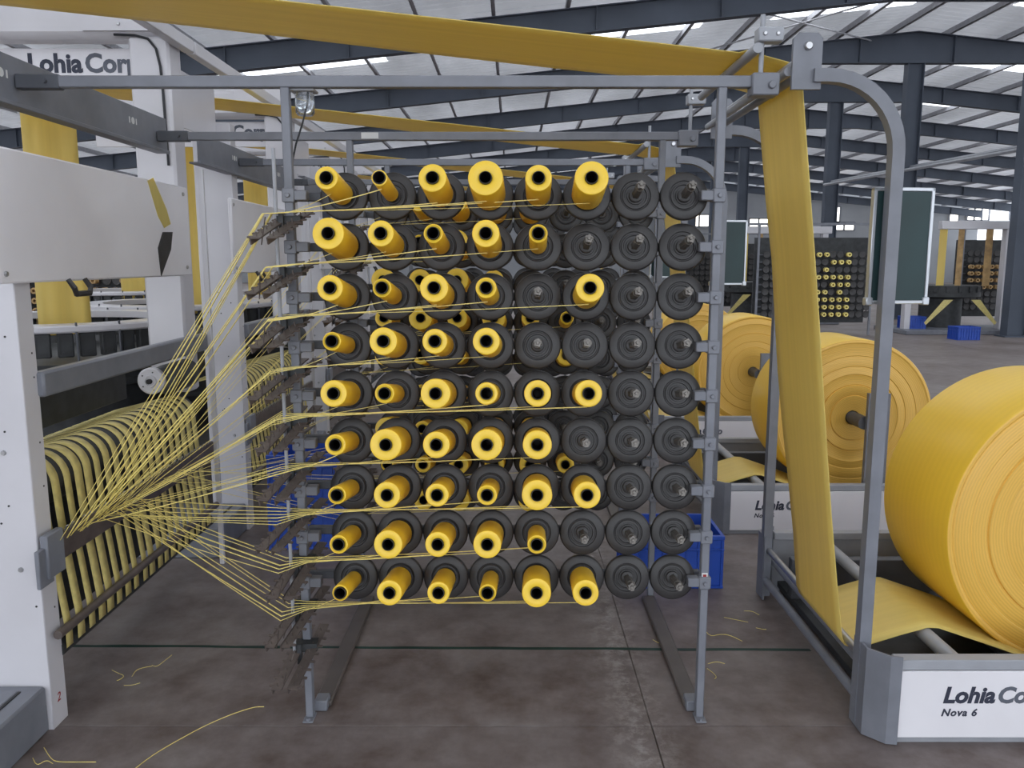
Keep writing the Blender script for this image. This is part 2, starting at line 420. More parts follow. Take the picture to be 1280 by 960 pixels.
bolt_me = MB().lathe([(0, -.006), (.005, -.006), (.0065, -.003), (.0065, .001), (0, .001)], 8).mesh('bolt', 'steel')

def build_creel(k, full):
    oy = k * PERIOD
    t = thing('creel', 'grey steel bobbin creel with rows of black discs on thin posts' if k == 0 else
              ('grey creel of black discs standing next behind the bobbin filled creel' if k == 1 else 'bare grey creel frame far behind the bobbin filled creel, by the %s winder' % ORD[k]), 'creel', (0, oy, 0))
    for (pl, yp, zt) in ((0, 2.66, 2.14), (1, 3.68, 2.125)):
        for px in (POSTL, POSTR):
            m = MB().cbox((px - .014, yp - .014, 0.004), (px + .014, yp + .014, zt), .003)
            m.box((px - .0145, yp - .004, .55), (px - .0135, yp + .004, 1.95))
            p = obj('post', m, 'grey_paint', t)
            obj('foot', MB().cbox((px - .018, yp - .045, 0.0), (px + .018, yp + .02, .006), .002).lathe([(0, -.0), (.007, -.0), (.007, .01), (0, .01)], 6, M=Matrix.Translation((px, yp - .036, .004)) @ Matrix.Rotation(R(90), 4, 'X')), 'grey_paint', p)
        xe = .80 if pl == 0 else .78
        b = obj('top_beam', MB().cbox((-1.553, yp - .016, zt - .002), (xe, yp + .016, zt + .034), .003), 'grey_paint', t)
        obj('beam_end', MB().cbox((-1.556, yp - .019, zt - .006), (-1.42, yp + .019, zt + .038), .003).lathe([(0, -.03), (.007, -.03), (.007, -.018), (0, -.018)], 8, M=Matrix.Translation((-1.46, yp, zt + .016))), 'grey_dark', b)
        obj('corner_block', MB().cbox((xe - .05, yp - .03, zt - .028), (xe + .035, yp + .03, zt + .04), .004).lathe([(0, -.04), (.010, -.04), (.012, -.036), (.012, -.029), (0, -.029)], 12, M=Matrix.Translation((xe + .01, yp, zt + .002))), 'grey_paint', b)
        if not full or (k == 1 and pl == 1): continue
        for r in range(9):
            z = RZS[r]
            rl = obj('spindle_rail', MB().cbox((POSTL, yp + .055, z - .014), (POSTR, yp + .08, z + .014), .003), 'grey_dark', t)
            for px, mir in ((POSTL, 1), (POSTR, -1)):
                c = mobj('clamp', clamp_me, t, (px, yp, z + .0)); c.scale.x = mir
                mobj('bolt', bolt_me, c, (0, -.0225, 0))
            if k == 0:
                mobj('yarn_guide', guide_me, t, (POSTL, yp - .03 + random.uniform(-.01, .01), z - .078), (0, R(random.uniform(-4, 4)), R(random.uniform(-6, 6))))
            for c in range(8):
                d = mobj('spindle_disc', disc_me, t, (CX[c], yp + .04, z), ROT)
                mobj('stub', stub_me, d)
                if k == 0 and (r, c) not in (BOB if pl == 0 else REARBOB): mobj('peg', peg_me, d)
    for px in (POSTL + .03, POSTR - .012):
        obj('base_bar', MB().cbox((px - .03, 2.72, 0.001), (px + .03, 3.66, .022), .004), 'bar_brown', t)
        obj('base_bracket', MB().cbox((px - .025, 2.69, .0), (px + .022, 2.75, .04), .004), 'grey_paint', t)
    if k == 0:
        # thin rod with tangled guide wires hanging beside the guide post
        obj('guide_rod', MB().tube([(POSTL - .035, 2.62, 1.95), (POSTL - .03, 2.60, .28)], .006, 8), 'grey_light', t)
        obj('guide_rod', MB().tube([(POSTL - .035, 3.64, 1.95), (POSTL - .03, 3.62, .28)], .006, 8), 'grey_light', t)
        mobj('yarn_guide', guide_me, t, (POSTL, 2.63, RZS[8] - .22), (0, 0, R(5)))
        # clear round body at the front beam, with a cable
        bc = obj('clear_cylinder', MB().lathe([(0, 0), (.028, 0), (.030, .004), (.030, .062), (.024, .070), (0, .070)], 20, M=Matrix.Translation((-.665, 2.70, 2.132)) @ Matrix.Rotation(R(-90), 4, 'X')), 'clear', t)
        obj('cap', MB().cbox((-.705, 2.66, 2.131), (-.625, 2.72, 2.139), .002), 'grey_light', bc)
        obj('cable', MB().tube([atY(385, 108, 2.68), atY(384, 130, 2.68), atY(378, 155, 2.68), atY(370, 180, 2.68), atY(366, 200, 2.68)], .003, 6), 'cable', t)
        obj('label_plate', MB().box((-.47 - .19, 3.66, 2.129), (-.47 - .19 + .075, 3.663, 2.155)), 'sticker', t)
        obj('label_sticker', MB().box((POSTR - .011, 2.6445, .50), (POSTR + .009, 2.6455, .54)), 'sticker', t)
        obj('label_mark', MB().box((POSTR - .007, 2.6438, .52), (POSTR + .005, 2.6444, .535)), 'red_ink', t)
    # guide rollers and rod clamp for the fabric web at the winder end
    for (x, z, r) in ((.865, 2.185, .014), (.895, 2.215, .014), (.925, 2.19, .014)):
        obj('guide_roller', MB().tube([(x, 2.645, z), (x, 3.70, z)], r, 12), 'grey_light', t)
    obj('turn_bar', MB().tube([(.765, 2.64, 2.255), (.765, 3.4, 2.255)], .016, 12), 'grey_light', t)
    for yp in (2.66, 3.68):
        obj('clamp_rod', MB().tube([(.785, yp + .01, 2.15), (.785, yp + .01, 2.36)], .008, 10), 'grey_light', t)
        cb = obj('rod_clamp', MB().cbox((.765, yp - .02, 2.275), (.845, yp + .03, 2.318), .004), 'grey_light', t)
        for q in (.785, .825): mobj('bolt', bolt_me, cb, (q, yp - .02, 2.297))
        pl_ = obj('roller_plate', MB().prism([(.865, 2.125), (.955, 2.125), (.955, 2.275), (.94, 2.292), (.88, 2.292), (.865, 2.275)], 1, yp - .05, yp - .035), 'grey_paint', t)
        mobj('bolt', MB().lathe([(0, -.012), (.010, -.012), (.013, -.008), (.013, 0), (0, 0)], 12).mesh('bolt', 'steel'), pl_, (.91, yp - .05, 2.252))
    return t

# radius in px of the front face of every wound bobbin of the front plane
BR = [[14.5, 9.7, 17.5, 21.8, 16.5, 21, 0, 0], [20, 16.5, 12.2, 17.3, 11.7, 0, 0, 0], [16.5, 12, 18, 13.3, 0, 18, 0, 0],
      [12, 17.8, 16, 17.3, 0, 0, 0, 0], [17.3, 12.7, 19.4, 14.6, 17.3, 17.5, 0, 0], [13.8, 20.7, 17.5, 20.2, 19, 0, 0, 0],
      [12, 17.5, 15.4, 13.3, 20, 17.8, 0, 0], [12.5, 19, 16.7, 18.6, 12.5, 0, 0, 0], [11, 17, 15, 11.7, 19.5, 17.5, 0, 0]]
BOB = {(r, c): BR[r][c] for r in range(9) for c in range(8) if BR[r][c]}
REARBOB = {}
for r in range(9):
    for c in range(8):
        if c <= 3 or (c == 4 and r not in (2, 5)) or (c == 5 and r in (3, 4, 7)): REARBOB[(r, c)] = random.choice([12, 14.5, 16, 18, 19.5, 21])
for k in range(4): build_creel(k, k <= 1)

# ---- bobbins
PKG = {}
def package_mesh(rad):
    key = round(rad, 4)
    if key not in PKG:
        ri, L0, L1 = .0198, -.030, -.232; b = .004
        prof = [(ri, L0), (rad - b, L0), (rad, L0 - b), (rad * 1.004, (L0 + L1) / 2), (rad, L1 + b), (rad - .0012, L1 + .0012), (rad - b, L1), (ri + .004, L1 + .0015), (ri, L1 + .004)]
        PKG[key] = MB().lathe(prof, 36, closed=True, mis=[1, 0, 0, 0, 0, 1, 1, 1, 1]).mesh('yarn_package', ['package', 'package_end'])
    return PKG[key]
tube_me = MB().lathe([(.0162, -.024), (.0196, -.024), (.0196, -.236), (.0186, -.2375), (.0172, -.2375), (.0162, -.235)], 28, closed=True).mesh('bobbin_tube', 'black_tube')
def size_word(px): return 'thin' if px < 13 else ('medium' if px < 18 else 'fat')
def add_bobbin(r, c, px, yp, rear):
    rad = px / FPX * 2.44
    row = 'top' if r == 0 else ('bottom' if r == 8 else ORD[r])
    lab = '%s yellow yarn bobbin, %s spindle from the guide post, %s row of the %s discs' % (size_word(px), ORD[c], row, 'rear' if rear else 'front')
    b = thing('bobbin', lab, 'bobbin', (CX[c], yp + .04, RZS[r]), 'yarn bobbins on the rear plane of the creel' if rear else 'yarn bobbins on the front plane of the creel')
    b.rotation_euler = ROT
    mobj('yarn_package', package_mesh(rad), b); mobj('tube', tube_me, b)
    return b
for (r, c), px in BOB.items(): add_bobbin(r, c, px, 2.66, False)
for (r, c), px in REARBOB.items(): add_bobbin(r, c, px, 3.68, True)

# ---- yarn strands: bobbin -> guide -> feed bar of the loom
def strand(r, c, px, yp, rear, yend, zend):
    rad = px / FPX * 2.44
    s = random.uniform(.10, .20); base = Vector((CX[c], yp + .04, RZS[r])) + AX * s
    p0 = base + Vector((0, 0, -rad - .001))
    gy = yp - .11 + .012 * c; g = Vector((POSTL + .02, gy, RZS[r] - .060 + .0015 * c))
    e = Vector((-1.537, yend, zend))
    pts = [p0]
    n = 6
    for i in range(1, n):
        f = i / n; q = p0.lerp(g, f); q.z -= .004 * math.sin(math.pi * f); pts.append(q)
    pts.append(g); pts.append(Vector((POSTL - .04 - .006 * (c % 3), yp - .17 + .03 * c, g.z - .006)))
    a = pts[-1]; sag = random.uniform(.0, .012)
    for i in range(1, 6):
        f = i / 6; q = a.lerp(e, f); q.z -= sag * math.sin(math.pi * f); pts.append(q)
    pts.append(e)
    o = obj('yarn_strand', MB().tube(pts, random.choice([.0016, .0022, .003]) if not rear else .0016, 4, flat=.6), 'yarn')
    row = 'top' if r == 0 else ('bottom' if r == 8 else ORD[r])
    tag(o, 'thin yellow yarn from %s spindle off the guide post, %s row of %s discs' % (ORD[c], row, 'rear' if rear else 'front'), 'yarn', 'yarn strands running from the creel to the feed bar')
for (r, c), px in BOB.items():
    f = (r / 8) ** 1.3
    strand(r, c, px, 2.66, False, 2.66 + f * .34 + c * .05 + random.uniform(-.05, .05), .66 - .006 * (c % 3) - .01 * f)
for (r, c), px in REARBOB.items():
    f = r / 8
    if (r + c) % 2: continue
    strand(r, c, px, 3.68, True, 2.95 + f * .45 + c * .07 + random.uniform(-.08, .08), .65 - .006 * (c % 3))

# ================================================================== LOOM FRAME (side towards the creel)
XS = -1.565
sign_a = text_mesh('Lohia', .122, bold=.0042, mat_name='dark_ink'); sign_b = text_mesh('Corp', .122, bold=.0042, mat_name='grey_ink')
sign_w = mesh_width(sign_a) + .012
def build_loom(k):
    oy = PERIOD * k
    where = ['beside the bobbin filled creel', 'next behind the bobbin filled creel', 'third along the row of creels', 'fourth along the row of creels'][k]
    t = thing('loom', 'white loom frame with panel and feed roller, %s' % where, 'loom', (XS, oy, 0))
    def P(name, mb, m, par=t, smooth=True):
        o = obj(name, mb, m, par, smooth)
        if par is t: o.location = (-XS, 0, 0)
        return o
    # columns
    CT = 1.95 if k == 0 else 2.36
    c = P('column', MB().cbox((-1.79, 2.575, .0), (-1.578, 2.585, CT), .003).cbox((-1.586, 2.58, .0), (-1.578, 2.665, CT), .003).cbox((-1.79, 2.58, 0), (-1.782, 2.665, CT), .002), 'white_paint')
    bm_ = MB().lathe([(0, -.007), (.007, -.007), (.009, -.003), (.009, .001), (0, .001)], 8).mesh('bolt', 'steel')
    hole = MB().lathe([(0, -.001), (.0035, -.001), (.0035, .001), (0, .001)], 8).mesh('rivet', 'black_tube')
    for (x, z) in ((-1.64, .58), (-1.70, 1.18), (-1.66, .98)): mobj('bolt', bm_, c, (x, 2.575, z))
    for (x, z) in ((-1.68, 1.30), (-1.62, 1.36), (-1.66, .80), (-1.65, 1.05), (-1.69, .74), (-1.70, .73), (-1.60, .45), (-1.69, 1.42)): mobj('rivet', hole, c, (x, 2.574, z))
    for z in (.42, .62, .85, 1.0, 1.22, 1.3):
        mobj('rivet', hole, c, (-1.5778, 2.64, z), (0, 0, R(90)))
    if k == 0:
        n2 = mobj('number_mark', text_mesh('2', .045, shear=.2, mat_name='red_ink'), c, (-1.5775, 2.605, .085), (R(90), 0, R(90)))
    # panel with handle
    sp = P('side_panel', MB().cbox((-1.575, 2.47, 1.53), (-1.553, 3.96, 1.945), .006), 'white_panel')
    for (y, z) in ((2.50, 1.56), (3.90, 1.57), (3.90, 1.91), (2.5, 1.91)): mobj('bolt', bm_, sp, (-1.553, y, z), (0, 0, R(90)))
    y = 2.90
    P('handle', MB().tube([(-1.55, y - .055, 1.535), (-1.53, y - .055, 1.505), (-1.53, y - .045, 1.485), (-1.53, y + .045, 1.485), (-1.53, y + .055, 1.505), (-1.55, y + .055, 1.535)], .009, 8), 'black_plastic', sp)
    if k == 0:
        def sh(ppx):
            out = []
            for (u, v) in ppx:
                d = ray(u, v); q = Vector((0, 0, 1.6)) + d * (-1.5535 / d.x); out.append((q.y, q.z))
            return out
        P('yellow_mark', MB().prism(sh([(184, 226), (191, 222), (208, 262), (213, 280), (205, 285), (197, 270)]), 0, -1.553, -1.5515), 'web', sp)  # flat yellow outline set on the panel face
        P('dark_mark', MB().prism(sh([(203, 290), (215, 290), (213, 312), (201, 345), (197, 310)]), 0, -1.553, -1.550), 'black_plastic', sp)  # flat dark tapered outline set on the panel face
    # grey channel along the top
    ch = P('channel_beam', MB().cbox((-1.568, 2.05, 2.08), (-1.56, 3.78, 2.232), .002).box((-1.61, 2.05, 2.08), (-1.562, 3.78, 2.088)).box((-1.61, 2.05, 2.224), (-1.562, 3.78, 2.232)).cbox((-1.562, 2.05, 2.078), (-1.55, 3.78, 2.092), .002), 'grey_paint')
    slot = MB().lathe([(0, -.001), (.014, -.001), (.014, .001), (0, .001)], 12, M=Matrix.Translation((-1.5597, 0, 0)) @ Matrix.Rotation(R(90), 4, 'Z')).box((-1.5605, -.034, -.012), (-1.5592, -.026, .012)).box((-1.5605, .026, -.012), (-1.5592, .034, .012)).mesh('slot', 'sticker')
    for y in (2.58, 3.45): mobj('slot', slot, ch, (0, y, 2.17))
    # rear post, header, name board
    rp = P('rear_post', MB().cbox((-1.80, 3.98, .95), (-1.61, 4.12, 2.64), .012), 'white_paint')
    hd = P('header_beam', MB().cbox((-3.6, 3.98, 2.63), (-1.66, 4.12, 2.82), .03), 'white_paint')
    hp = P('header_plate', MB().prism([(-2.0, 2.66), (-1.68, 2.66), (-1.615, 2.62), (-1.615, 2.75), (-1.68, 2.83), (-2.0, 2.83)], 1, 3.965, 3.985), 'white_paint', hd)
    for (x, z) in ((-1.83, 2.77), (-1.83, 2.69), (-1.72, 2.69)): mobj('bolt', bm_, hd, (x, 3.965, z))
    nb = P('name_board', MB().cbox((-3.1, 4.125, 2.44), (-1.62, 4.14, 2.62), .003), 'white_panel')
    mobj('lettering', sign_a, nb, (-2.36, 4.123, 2.51), (R(90), 0, 0)); mobj('lettering', sign_b, nb, (-2.36 + sign_w, 4.123, 2.51), (R(90), 0, 0))
    P('cable', MB().tube([(-1.86, 3.978, 2.645), (-1.76, 3.972, 2.64), (-1.70, 3.972, 2.625), (-1.665, 3.972, 2.58), (-1.65, 3.972, 2.5), (-1.645, 3.972, 2.4), (-1.64, 3.972, 2.05)], .006, 6), 'cable')
    # white corner brace going back to the next frame
    P('top_rail', MB().cbox((-1.60, 2.06, 2.60), (-1.55, 4.14, 2.66), .004), 'white_paint')
    P('upper_plate', MB().cbox((-1.66, 2.05, 2.26), (-1.65, 2.57, 2.54), .003), 'white_paint')
    P('edge_strip', MB().cbox((-1.56, 4.12, .0), (-1.535, 4.14, 2.05), .002), 'white_paint')
    # lower frame rail, roller, guide bar, lower pipes
    P('side_rail', MB().cbox((-1.60, 2.655, 1.15), (-1.555, 4.12, 1.235), .008), 'grey_paint')
    P('feed_roller', MB().tube([(-1.72, 2.66, .82), (-1.72, 4.08, .82)], .10, 28), 'black_machine')
    gb = P('guide_bar', MB().cbox((-1.556, 2.63, .585), (-1.542, 4.08, .68), .003), 'dull_steel')
    P('bar_bracket', MB().cbox((-1.562, 2.56, .55), (-1.536, 2.66, .70), .004).cbox((-1.56, 2.52, .53), (-1.545, 2.60, .66), .003), 'grey_paint', gb)
    pin = MB().tube([(0, 0, 0), (.008, 0, .018), (.008, .012, .018)], .002, 5).mesh('eyelet', 'steel')
    for i in range(36): mobj('eyelet', pin, gb, (-1.545, 2.68 + .038 * i, .678))
    P('lower_pipe', MB().tube([(-1.552, 2.60, .335), (-1.552, 4.10, .335)], .016, 12), 'dull_steel')
    P('lower_pipe', MB().tube([(-1.60, 2.66, .25), (-1.60, 4.10, .25)], .03, 14), 'black_machine')
    P('dark_backing', MB().cbox((-1.80, 2.68, .20), (-1.785, 4.10, .72), .003), 'black_machine')  # dark sheet added as backing, to darken the gaps between the yarn bands
    # base box
    bb = P('base_box', MB().cbox((-2.3, 2.1, 0), (-1.592, 2.574, .165), .008), 'grey_paint')
    P('lid', MB().cbox((-2.25, 2.12, .165), (-1.66, 2.53, .172), .003), 'grey_paint', bb)
    P('slot', MB().box((-1.66, 2.12, .1655), (-1.652, 2.53, .1685)), 'black_tube', bb)
    # motor behind the rail
    mo = P('motor', MB().lathe([(0, -.14), (.06, -.14), (.07, -.12), (.07, .12), (.06, .14), (0, .14)], 20, M=Matrix.Translation((-1.62, 3.86, 1.05))), 'black_machine')
    fl_ = P('flange', MB().lathe([(0, -.025), (.02, -.025), (.02, -.03), (.028, -.03), (.03, -.02), (.055, -.02), (.062, -.014), (.062, .01), (0, .01)], 28, M=Matrix.Translation((-1.67, 3.71, 1.05))), 'white_paint', mo)
    P('axle', MB().lathe([(0, -.04), (.012, -.04), (.012, -.02), (0, -.02)], 12, M=Matrix.Translation((-1.67, 3.71, 1.05))), 'black_tube', fl_)
    for a in range(5):
        mobj('bolt', hole, fl_, (-1.67 + .043 * math.cos(a * 1.257), 3.689, 1.05 + .043 * math.sin(a * 1.257)))
    # dark inner trough below the rail
    P('inner_trough', MB().cbox((-2.0, 2.7, .9), (-1.98, 4.1, 1.14), .003).cbox((-2.2, 2.7, .40), (-1.98, 4.1, .42), .003), 'black_machine')
    return t
looms = [build_loom(k) for k in range(4)]

# yarn bands over the feed roller and down to the lower pipe
def band_mesh(wd):
    cx, cz, rr = -1.72, .82, .103
    path = [(-2.02, .85)]
    for a in range(100, -1, -12): path.append((cx + rr * math.cos(R(a)), cz + rr * math.sin(R(a))))
    path += [(-1.608, .70), (-1.595, .56), (-1.572, .36), (-1.567, .30), (-1.568, .25)]
    m = MB(); vs = []; fs = []
    for (x, z) in path: vs += [(x, -wd/2, z), (x, wd/2, z)]
    n = len(path)
    m._add(vs, [(2*i, 2*i+1, 2*i+3, 2*i+2) for i in range(n-1)])
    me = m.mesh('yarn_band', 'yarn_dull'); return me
for k in range(2):
    bms = [band_mesh(.048), band_mesh(.042), band_mesh(.052)]
    nb_ = 19
    for i in range(nb_):
        o = mobj('yarn_band', random.choice(bms), None, (0, 2.70 + k * PERIOD + i * .074 + random.uniform(-.006, .006), 0))
        so = o.modifiers.new('thick', 'SOLIDIFY'); so.thickness = .0015
        n_ = ['first','second','third','fourth','fifth','sixth','seventh','eighth','ninth','tenth','eleventh','twelfth','thirteenth','fourteenth','fifteenth','sixteenth','seventeenth','eighteenth','nineteenth'][i]
        lab = '%s flat yellow yarn band from the column, on the feed roller of the %s loom' % (n_, 'first' if k == 0 else 'second')
        tag(o, lab, 'yarn band', 'yarn bands over the feed roller of the %s loom' % ORD[k])

# loom rings with standing fabric tube (units behind)
block_me = MB().cbox((-.042, -.02, -.07), (.042, .02, .07), .006).box((-.036, -.024, -.05), (-.03, .0, .05)).box((.03, -.024, -.05), (.036, .0, .05)).box((-.02, -.024, -.055), (.02, 0, -.04)).mesh('shuttle_block', 'black_machine')
def ring_unit(k, cx=-3.0, cy=None):
    if cy is None: cy = 3.2 + PERIOD * k
    t = thing('weaving_ring', 'round black weaving ring with white rim, %s' % ['', 'in the loom next behind the creel side loom', 'in the third loom of the row', 'in the fourth loom of the row', 'standing apart before the long creel of tan bobbins'][k], 'weaving ring', (cx, cy, 0))
    Mz = Matrix.Rotation(R(90), 4, 'X')
    obj('rim', MB().lathe([(.66, 1.19), (.83, 1.19), (.84, 1.20), (.84, 1.225), (.83, 1.235), (.66, 1.235)], 64, closed=True, M=Mz), 'white_paint', t)
    obj('drum', MB().lathe([(.0, .0), (.72, .0), (.72, .42), (.80, .44), (.80, .48), (.70, .5), (.70, .84), (.80, .86), (.80, .9), (.74, .92), (.74, 1.0), (0, 1.0)], 48, M=Mz), 'black_machine', t)
    n = 44
    for i in range(n):
        a = 2 * math.pi * i / n
        mobj('shuttle_block', block_me, t, (.80 * math.cos(a), .80 * math.sin(a), 1.12), (0, 0, a + math.pi / 2))
    for i in range(n):
        a = 2 * math.pi * (i + .5) / n
        if i % 2: obj('rim_post', MB().tube([(.83 * math.cos(a), .83 * math.sin(a), 1.0), (.83 * math.cos(a), .83 * math.sin(a), 1.25)], .007, 6), 'grey_dark', t)
    v = MB(); prof = []
    vs = []; fs = []
    for i, z in enumerate((1.12, 1.2, 1.6, 2.0, 2.4, 2.62)):
        for j in range(9):
            f = j / 8 - .5; vs.append((cx + .07 + f * .23, cy + f * .22 + .012 * math.sin(f * 12), z))
    for i in range(5):
        for j in range(8): q = i * 9 + j; fs.append((q, q+1, q+10, q+9))
    v._add(vs, fs)
    wv = obj('standing_web', v, 'web'); so = wv.modifiers.new('thick', 'SOLIDIFY'); so.thickness = .004
    tag(wv, 'yellow woven fabric standing upright out of %s weaving ring' % ['', 'the first', 'the second', 'the third', 'the set-apart'][k], 'fabric', 'standing fabric tubes in the looms')
for k in (1, 2, 3): ring_unit(k)
ring_unit(4, -4.9, 10.4)

# ================================================================== FABRIC WEBS, WINDERS, ROLLS
def ribbon(near, far, name, n=8, thick=.003):
    m = MB(); vs = []; fs = []
    for a, b in zip(near, far):
        a, b = Vector(a), Vector(b)
        for j in range(n + 1): vs.append(a.lerp(b, j / n))
    for i in range(len(near) - 1):
        for j in range(n):
            q = i * (n + 1) + j; fs.append((q, q+1, q+n+2, q+n+1))
    m._add(vs, fs); o = obj(name, m, 'web'); so = o.modifiers.new('thick', 'SOLIDIFY'); so.thickness = thick; so.offset = 0
    return o
def build_web(k):
    oy = PERIOD * k; yn, yf = 2.75 + oy, 3.22 + oy
    near, far = [], []
    for i in range(13):
        x = -3.0 + (.735 + 3.0) * i / 12
        near.append((x, yn + .01 * math.sin(i * .5), 2.268 + (.72 - x) * .107)); far.append((x, yf + .012 * math.sin(i * .7 + 1), 2.268 + (.72 - x) * .107))
    for (x, z) in ((.765, 2.275), (.80, 2.262), (.90, 2.236), (.92, 2.23), (.94, 2.21), (.945, 2.18), (.955, 2.10), (.99, 1.83)):
        near.append((x, yn, z)); far.append((x, yf, z))
    for i in range(1, 8):
        f = i / 7; x = .99 + (1.19 - .99) * f; z = 1.83 + (.26 - 1.83) * f
        near.append((x + .004 * math.sin(6 * f), yn + .012 * math.sin(4 * f), z)); far.append((x + .006 * math.sin(8 * f + 1), yf, z))
    for (x, z) in ((1.205, .225), (1.235, .215), (1.28, .222), (1.40, .262), (1.50, .292), (1.54, .290), (1.70, .235), (1.84, .185), (1.95, .14)):
        near.append((x, yn, z)); far.append((x, yf, z))
    o = ribbon(near, far, 'fabric_web')
    tag(o, ['long flat yellow fabric web running overhead and down beside the creel', 'yellow fabric web going down to the second winder', 'yellow fabric web going down to the third winder', 'yellow fabric web going down to the fourth winder'][k], 'fabric', 'fabric webs from loom to winder')
for k in range(4): build_web(k)

logo_a = text_mesh('Lohia', .078, shear=.2, bold=.0028, mat_name='dark_ink'); logo_b = text_mesh('Corp', .078, shear=.2, bold=.0028, mat_name='grey_ink')
logo_n = text_mesh('Nova 6', .036, shear=.25, bold=.001, mat_name='dark_ink', space=1.12); logo_w = mesh_width(logo_a) + .004
def build_winder(k):
    oy = PERIOD * k
    t = thing('winder', ['grey and white fabric winder under the largest fabric roll', 'grey and white fabric winder, next behind the largest roll', 'third grey and white fabric winder of the row', 'fourth grey and white fabric winder of the row'][k], 'winder', (1.23, oy, 0))
    def P(name, mb, m, par=t, smooth=True):
        o = obj(name, mb, m, par, smooth)
        if par is t: o.location = (-1.23, 0, 0)
        return o
    for yf, sgn in ((2.49, 1), (3.80, -1)):
        fp = P('front_panel' if sgn > 0 else 'back_panel', MB().cbox((1.285, yf, .025), (3.0, yf + .012 * sgn, .262), .002), 'white_panel')
        if sgn > 0:
            for me, x, z in ((logo_a, 1.427, .152), (logo_b, 1.427 + logo_w, .152), (logo_n, 1.425, .104)):
                mobj('lettering', me, fp, (x, yf - .0005, z), (R(90), 0, 0))
        P('channel', MB().cbox((1.27, yf + .002 * sgn, .264), (3.02, yf + .05 * sgn, .30), .003).cbox((1.27, yf + .013 * sgn, .0), (3.0, yf + .03 * sgn, .264), .002), 'grey_light')
        P('end_plate', MB().prism([(1.19, yf + .155 * sgn), (1.198, yf + .155 * sgn), (1.198, yf + .06 * sgn), (1.25, yf + .005 * sgn), (1.282, yf - .003 * sgn), (1.282, yf - .010 * sgn), (1.246, yf - .003 * sgn), (1.19, yf + .055 * sgn)], 2, .005, .315), 'grey_paint', smooth=False)
        # bent tube: leaves the creel corner, bends and drops to the base
        pts = [(.93, 2.165)]
        for a in range(90, -1, -9): pts.append((.975 + .23 * math.cos(R(a)), 1.935 + .23 * math.sin(R(a))))
        pts.append((1.208, .02))
        yy = yf + .125 * sgn
        P('bent_post', MB().tube([(x, yy, z) for (x, z) in pts], .028, 4), 'grey_paint')
    for (x, z) in ((1.205, .10), (1.25, .18)): P('floor_pipe', MB().tube([(x, 2.60, z), (x, 3.70, z)], .018, 12), 'grey_paint')
    P('tray', MB().cbox((1.30, 2.52, .02), (2.95, 3.77, .05), .003), 'black_machine')
    P('cross_member', MB().cbox((1.29, 3.55, .05), (2.9, 3.60, .24), .004), 'grey_dark')
    for x, z in ((1.50, .26), (1.95, .07), (2.30, .07)): P('drive_roller', MB().tube([(x, 2.52, z), (x, 3.78, z)], .026, 14), 'grey_light' if x < 1.7 else 'grey_dark')
    P('web_bar', MB().tube([(1.215, 2.60, .245), (1.215, 3.70, .245)], .014, 10), 'steel')
    mo = P('motor', MB().lathe([(0, -.07), (.04, -.07), (.048, -.06), (.048, .06), (.04, .07), (0, .07)], 16, M=Matrix.Translation((1.72, 2.68, .12))), 'grey_dark')
    P('label_plate', MB().box((1.69, 2.64, .168), (1.75, 2.72, .172)), 'tan_tube', mo)
    for yf, a, b in ((2.49, .14, .17), (3.80, -.17, -.14)):
        P('roll_arm', MB().prism([(2.12, .05), (2.25, .05), (2.25, .82), (2.12, .82)], 1, yf + a, yf + b), 'grey_paint')
    return t
for k in range(4): build_winder(k)

def build_roll(k, rad):
    oy = PERIOD * k; y0, y1 = 2.83 + oy, 3.34 + oy
    rr = random.Random(k)
    prof = [(.045, y1 - oy), (rad - .01, y1 - oy), (rad, y1 - oy - .008), (rad, y0 - oy + .01), (rad - .004, y0 - oy + .003), (rad - .012, y0 - oy)]
    mis = [1, 0, 0, 0, 1]
    r = rad - .02; step = 0.0
    while r > .12:
        step = rr.uniform(-.003, .003); prof.append((r, y0 - oy + step)); mis.append(1)
        prof.append((r - .004, y0 - oy + step + .0035)); mis.append(1); prof.append((r - .008, y0 - oy + rr.uniform(-.004, .004))); mis.append(1); r -= rr.uniform(.045, .09)
    prof.append((.045, y0 - oy + .012)); mis.append(1); mis.append(1)
    t = thing('fabric_roll', ['largest yellow fabric roll, on the winder beside the hanging web', 'big yellow fabric roll on the second winder, shaft end showing', 'yellow fabric roll on the third winder of the row', 'yellow fabric roll on the fourth winder of the row'][k], 'fabric roll', (2.12, oy, .635))
    obj('wound_fabric', MB().lathe(prof, 96, closed=True, mis=mis[:len(prof)] + [1] * (len(prof) - len(mis))), ['roll_side', 'roll_face'], t)
    obj('shaft', MB().tube([(0, 2.662, 0), (0, 3.628, 0)], .04, 20), 'grey_dark', t)
for k, rad in enumerate((.535, .49, .49, .49)): build_roll(k, rad)

# slate board behind the bent post of the winder
def slate_board(k):
    tb = thing('slate_board', 'dark green slate board in aluminium frame hung on the %s' % ['bent post beside the largest roll', 'second winder post', 'third winder post'][k], 'board', (1.262, 2.66 + PERIOD * k, 1.46))
    tb.rotation_euler = (0, 0, R(8))
    obj('slate', MB().box((-.098, .0, .008), (.098, .012, .365)), 'board_green', tb)
    f = MB()
    for a, b in (((-.106, -.004, 0), (-.094, .016, .373)), ((.094, -.004, 0), (.106, .016, .373)), ((-.106, -.004, 0), (.106, .016, .012)), ((-.106, -.004, .361), (.106, .016, .373))): f.cbox(a, b, .002)
    obj('frame', f, 'aluminium', tb)
    for x in (-.1, .1): obj('corner', MB().cbox((x - .012, -.007, -.004), (x + .012, .018, .022), .003), 'aluminium', tb)
    obj('hook', MB().tube([(-.035, .0, .35), (-.035, -.012, .36), (-.035, -.02, .35)], .004, 6), 'steel', tb)
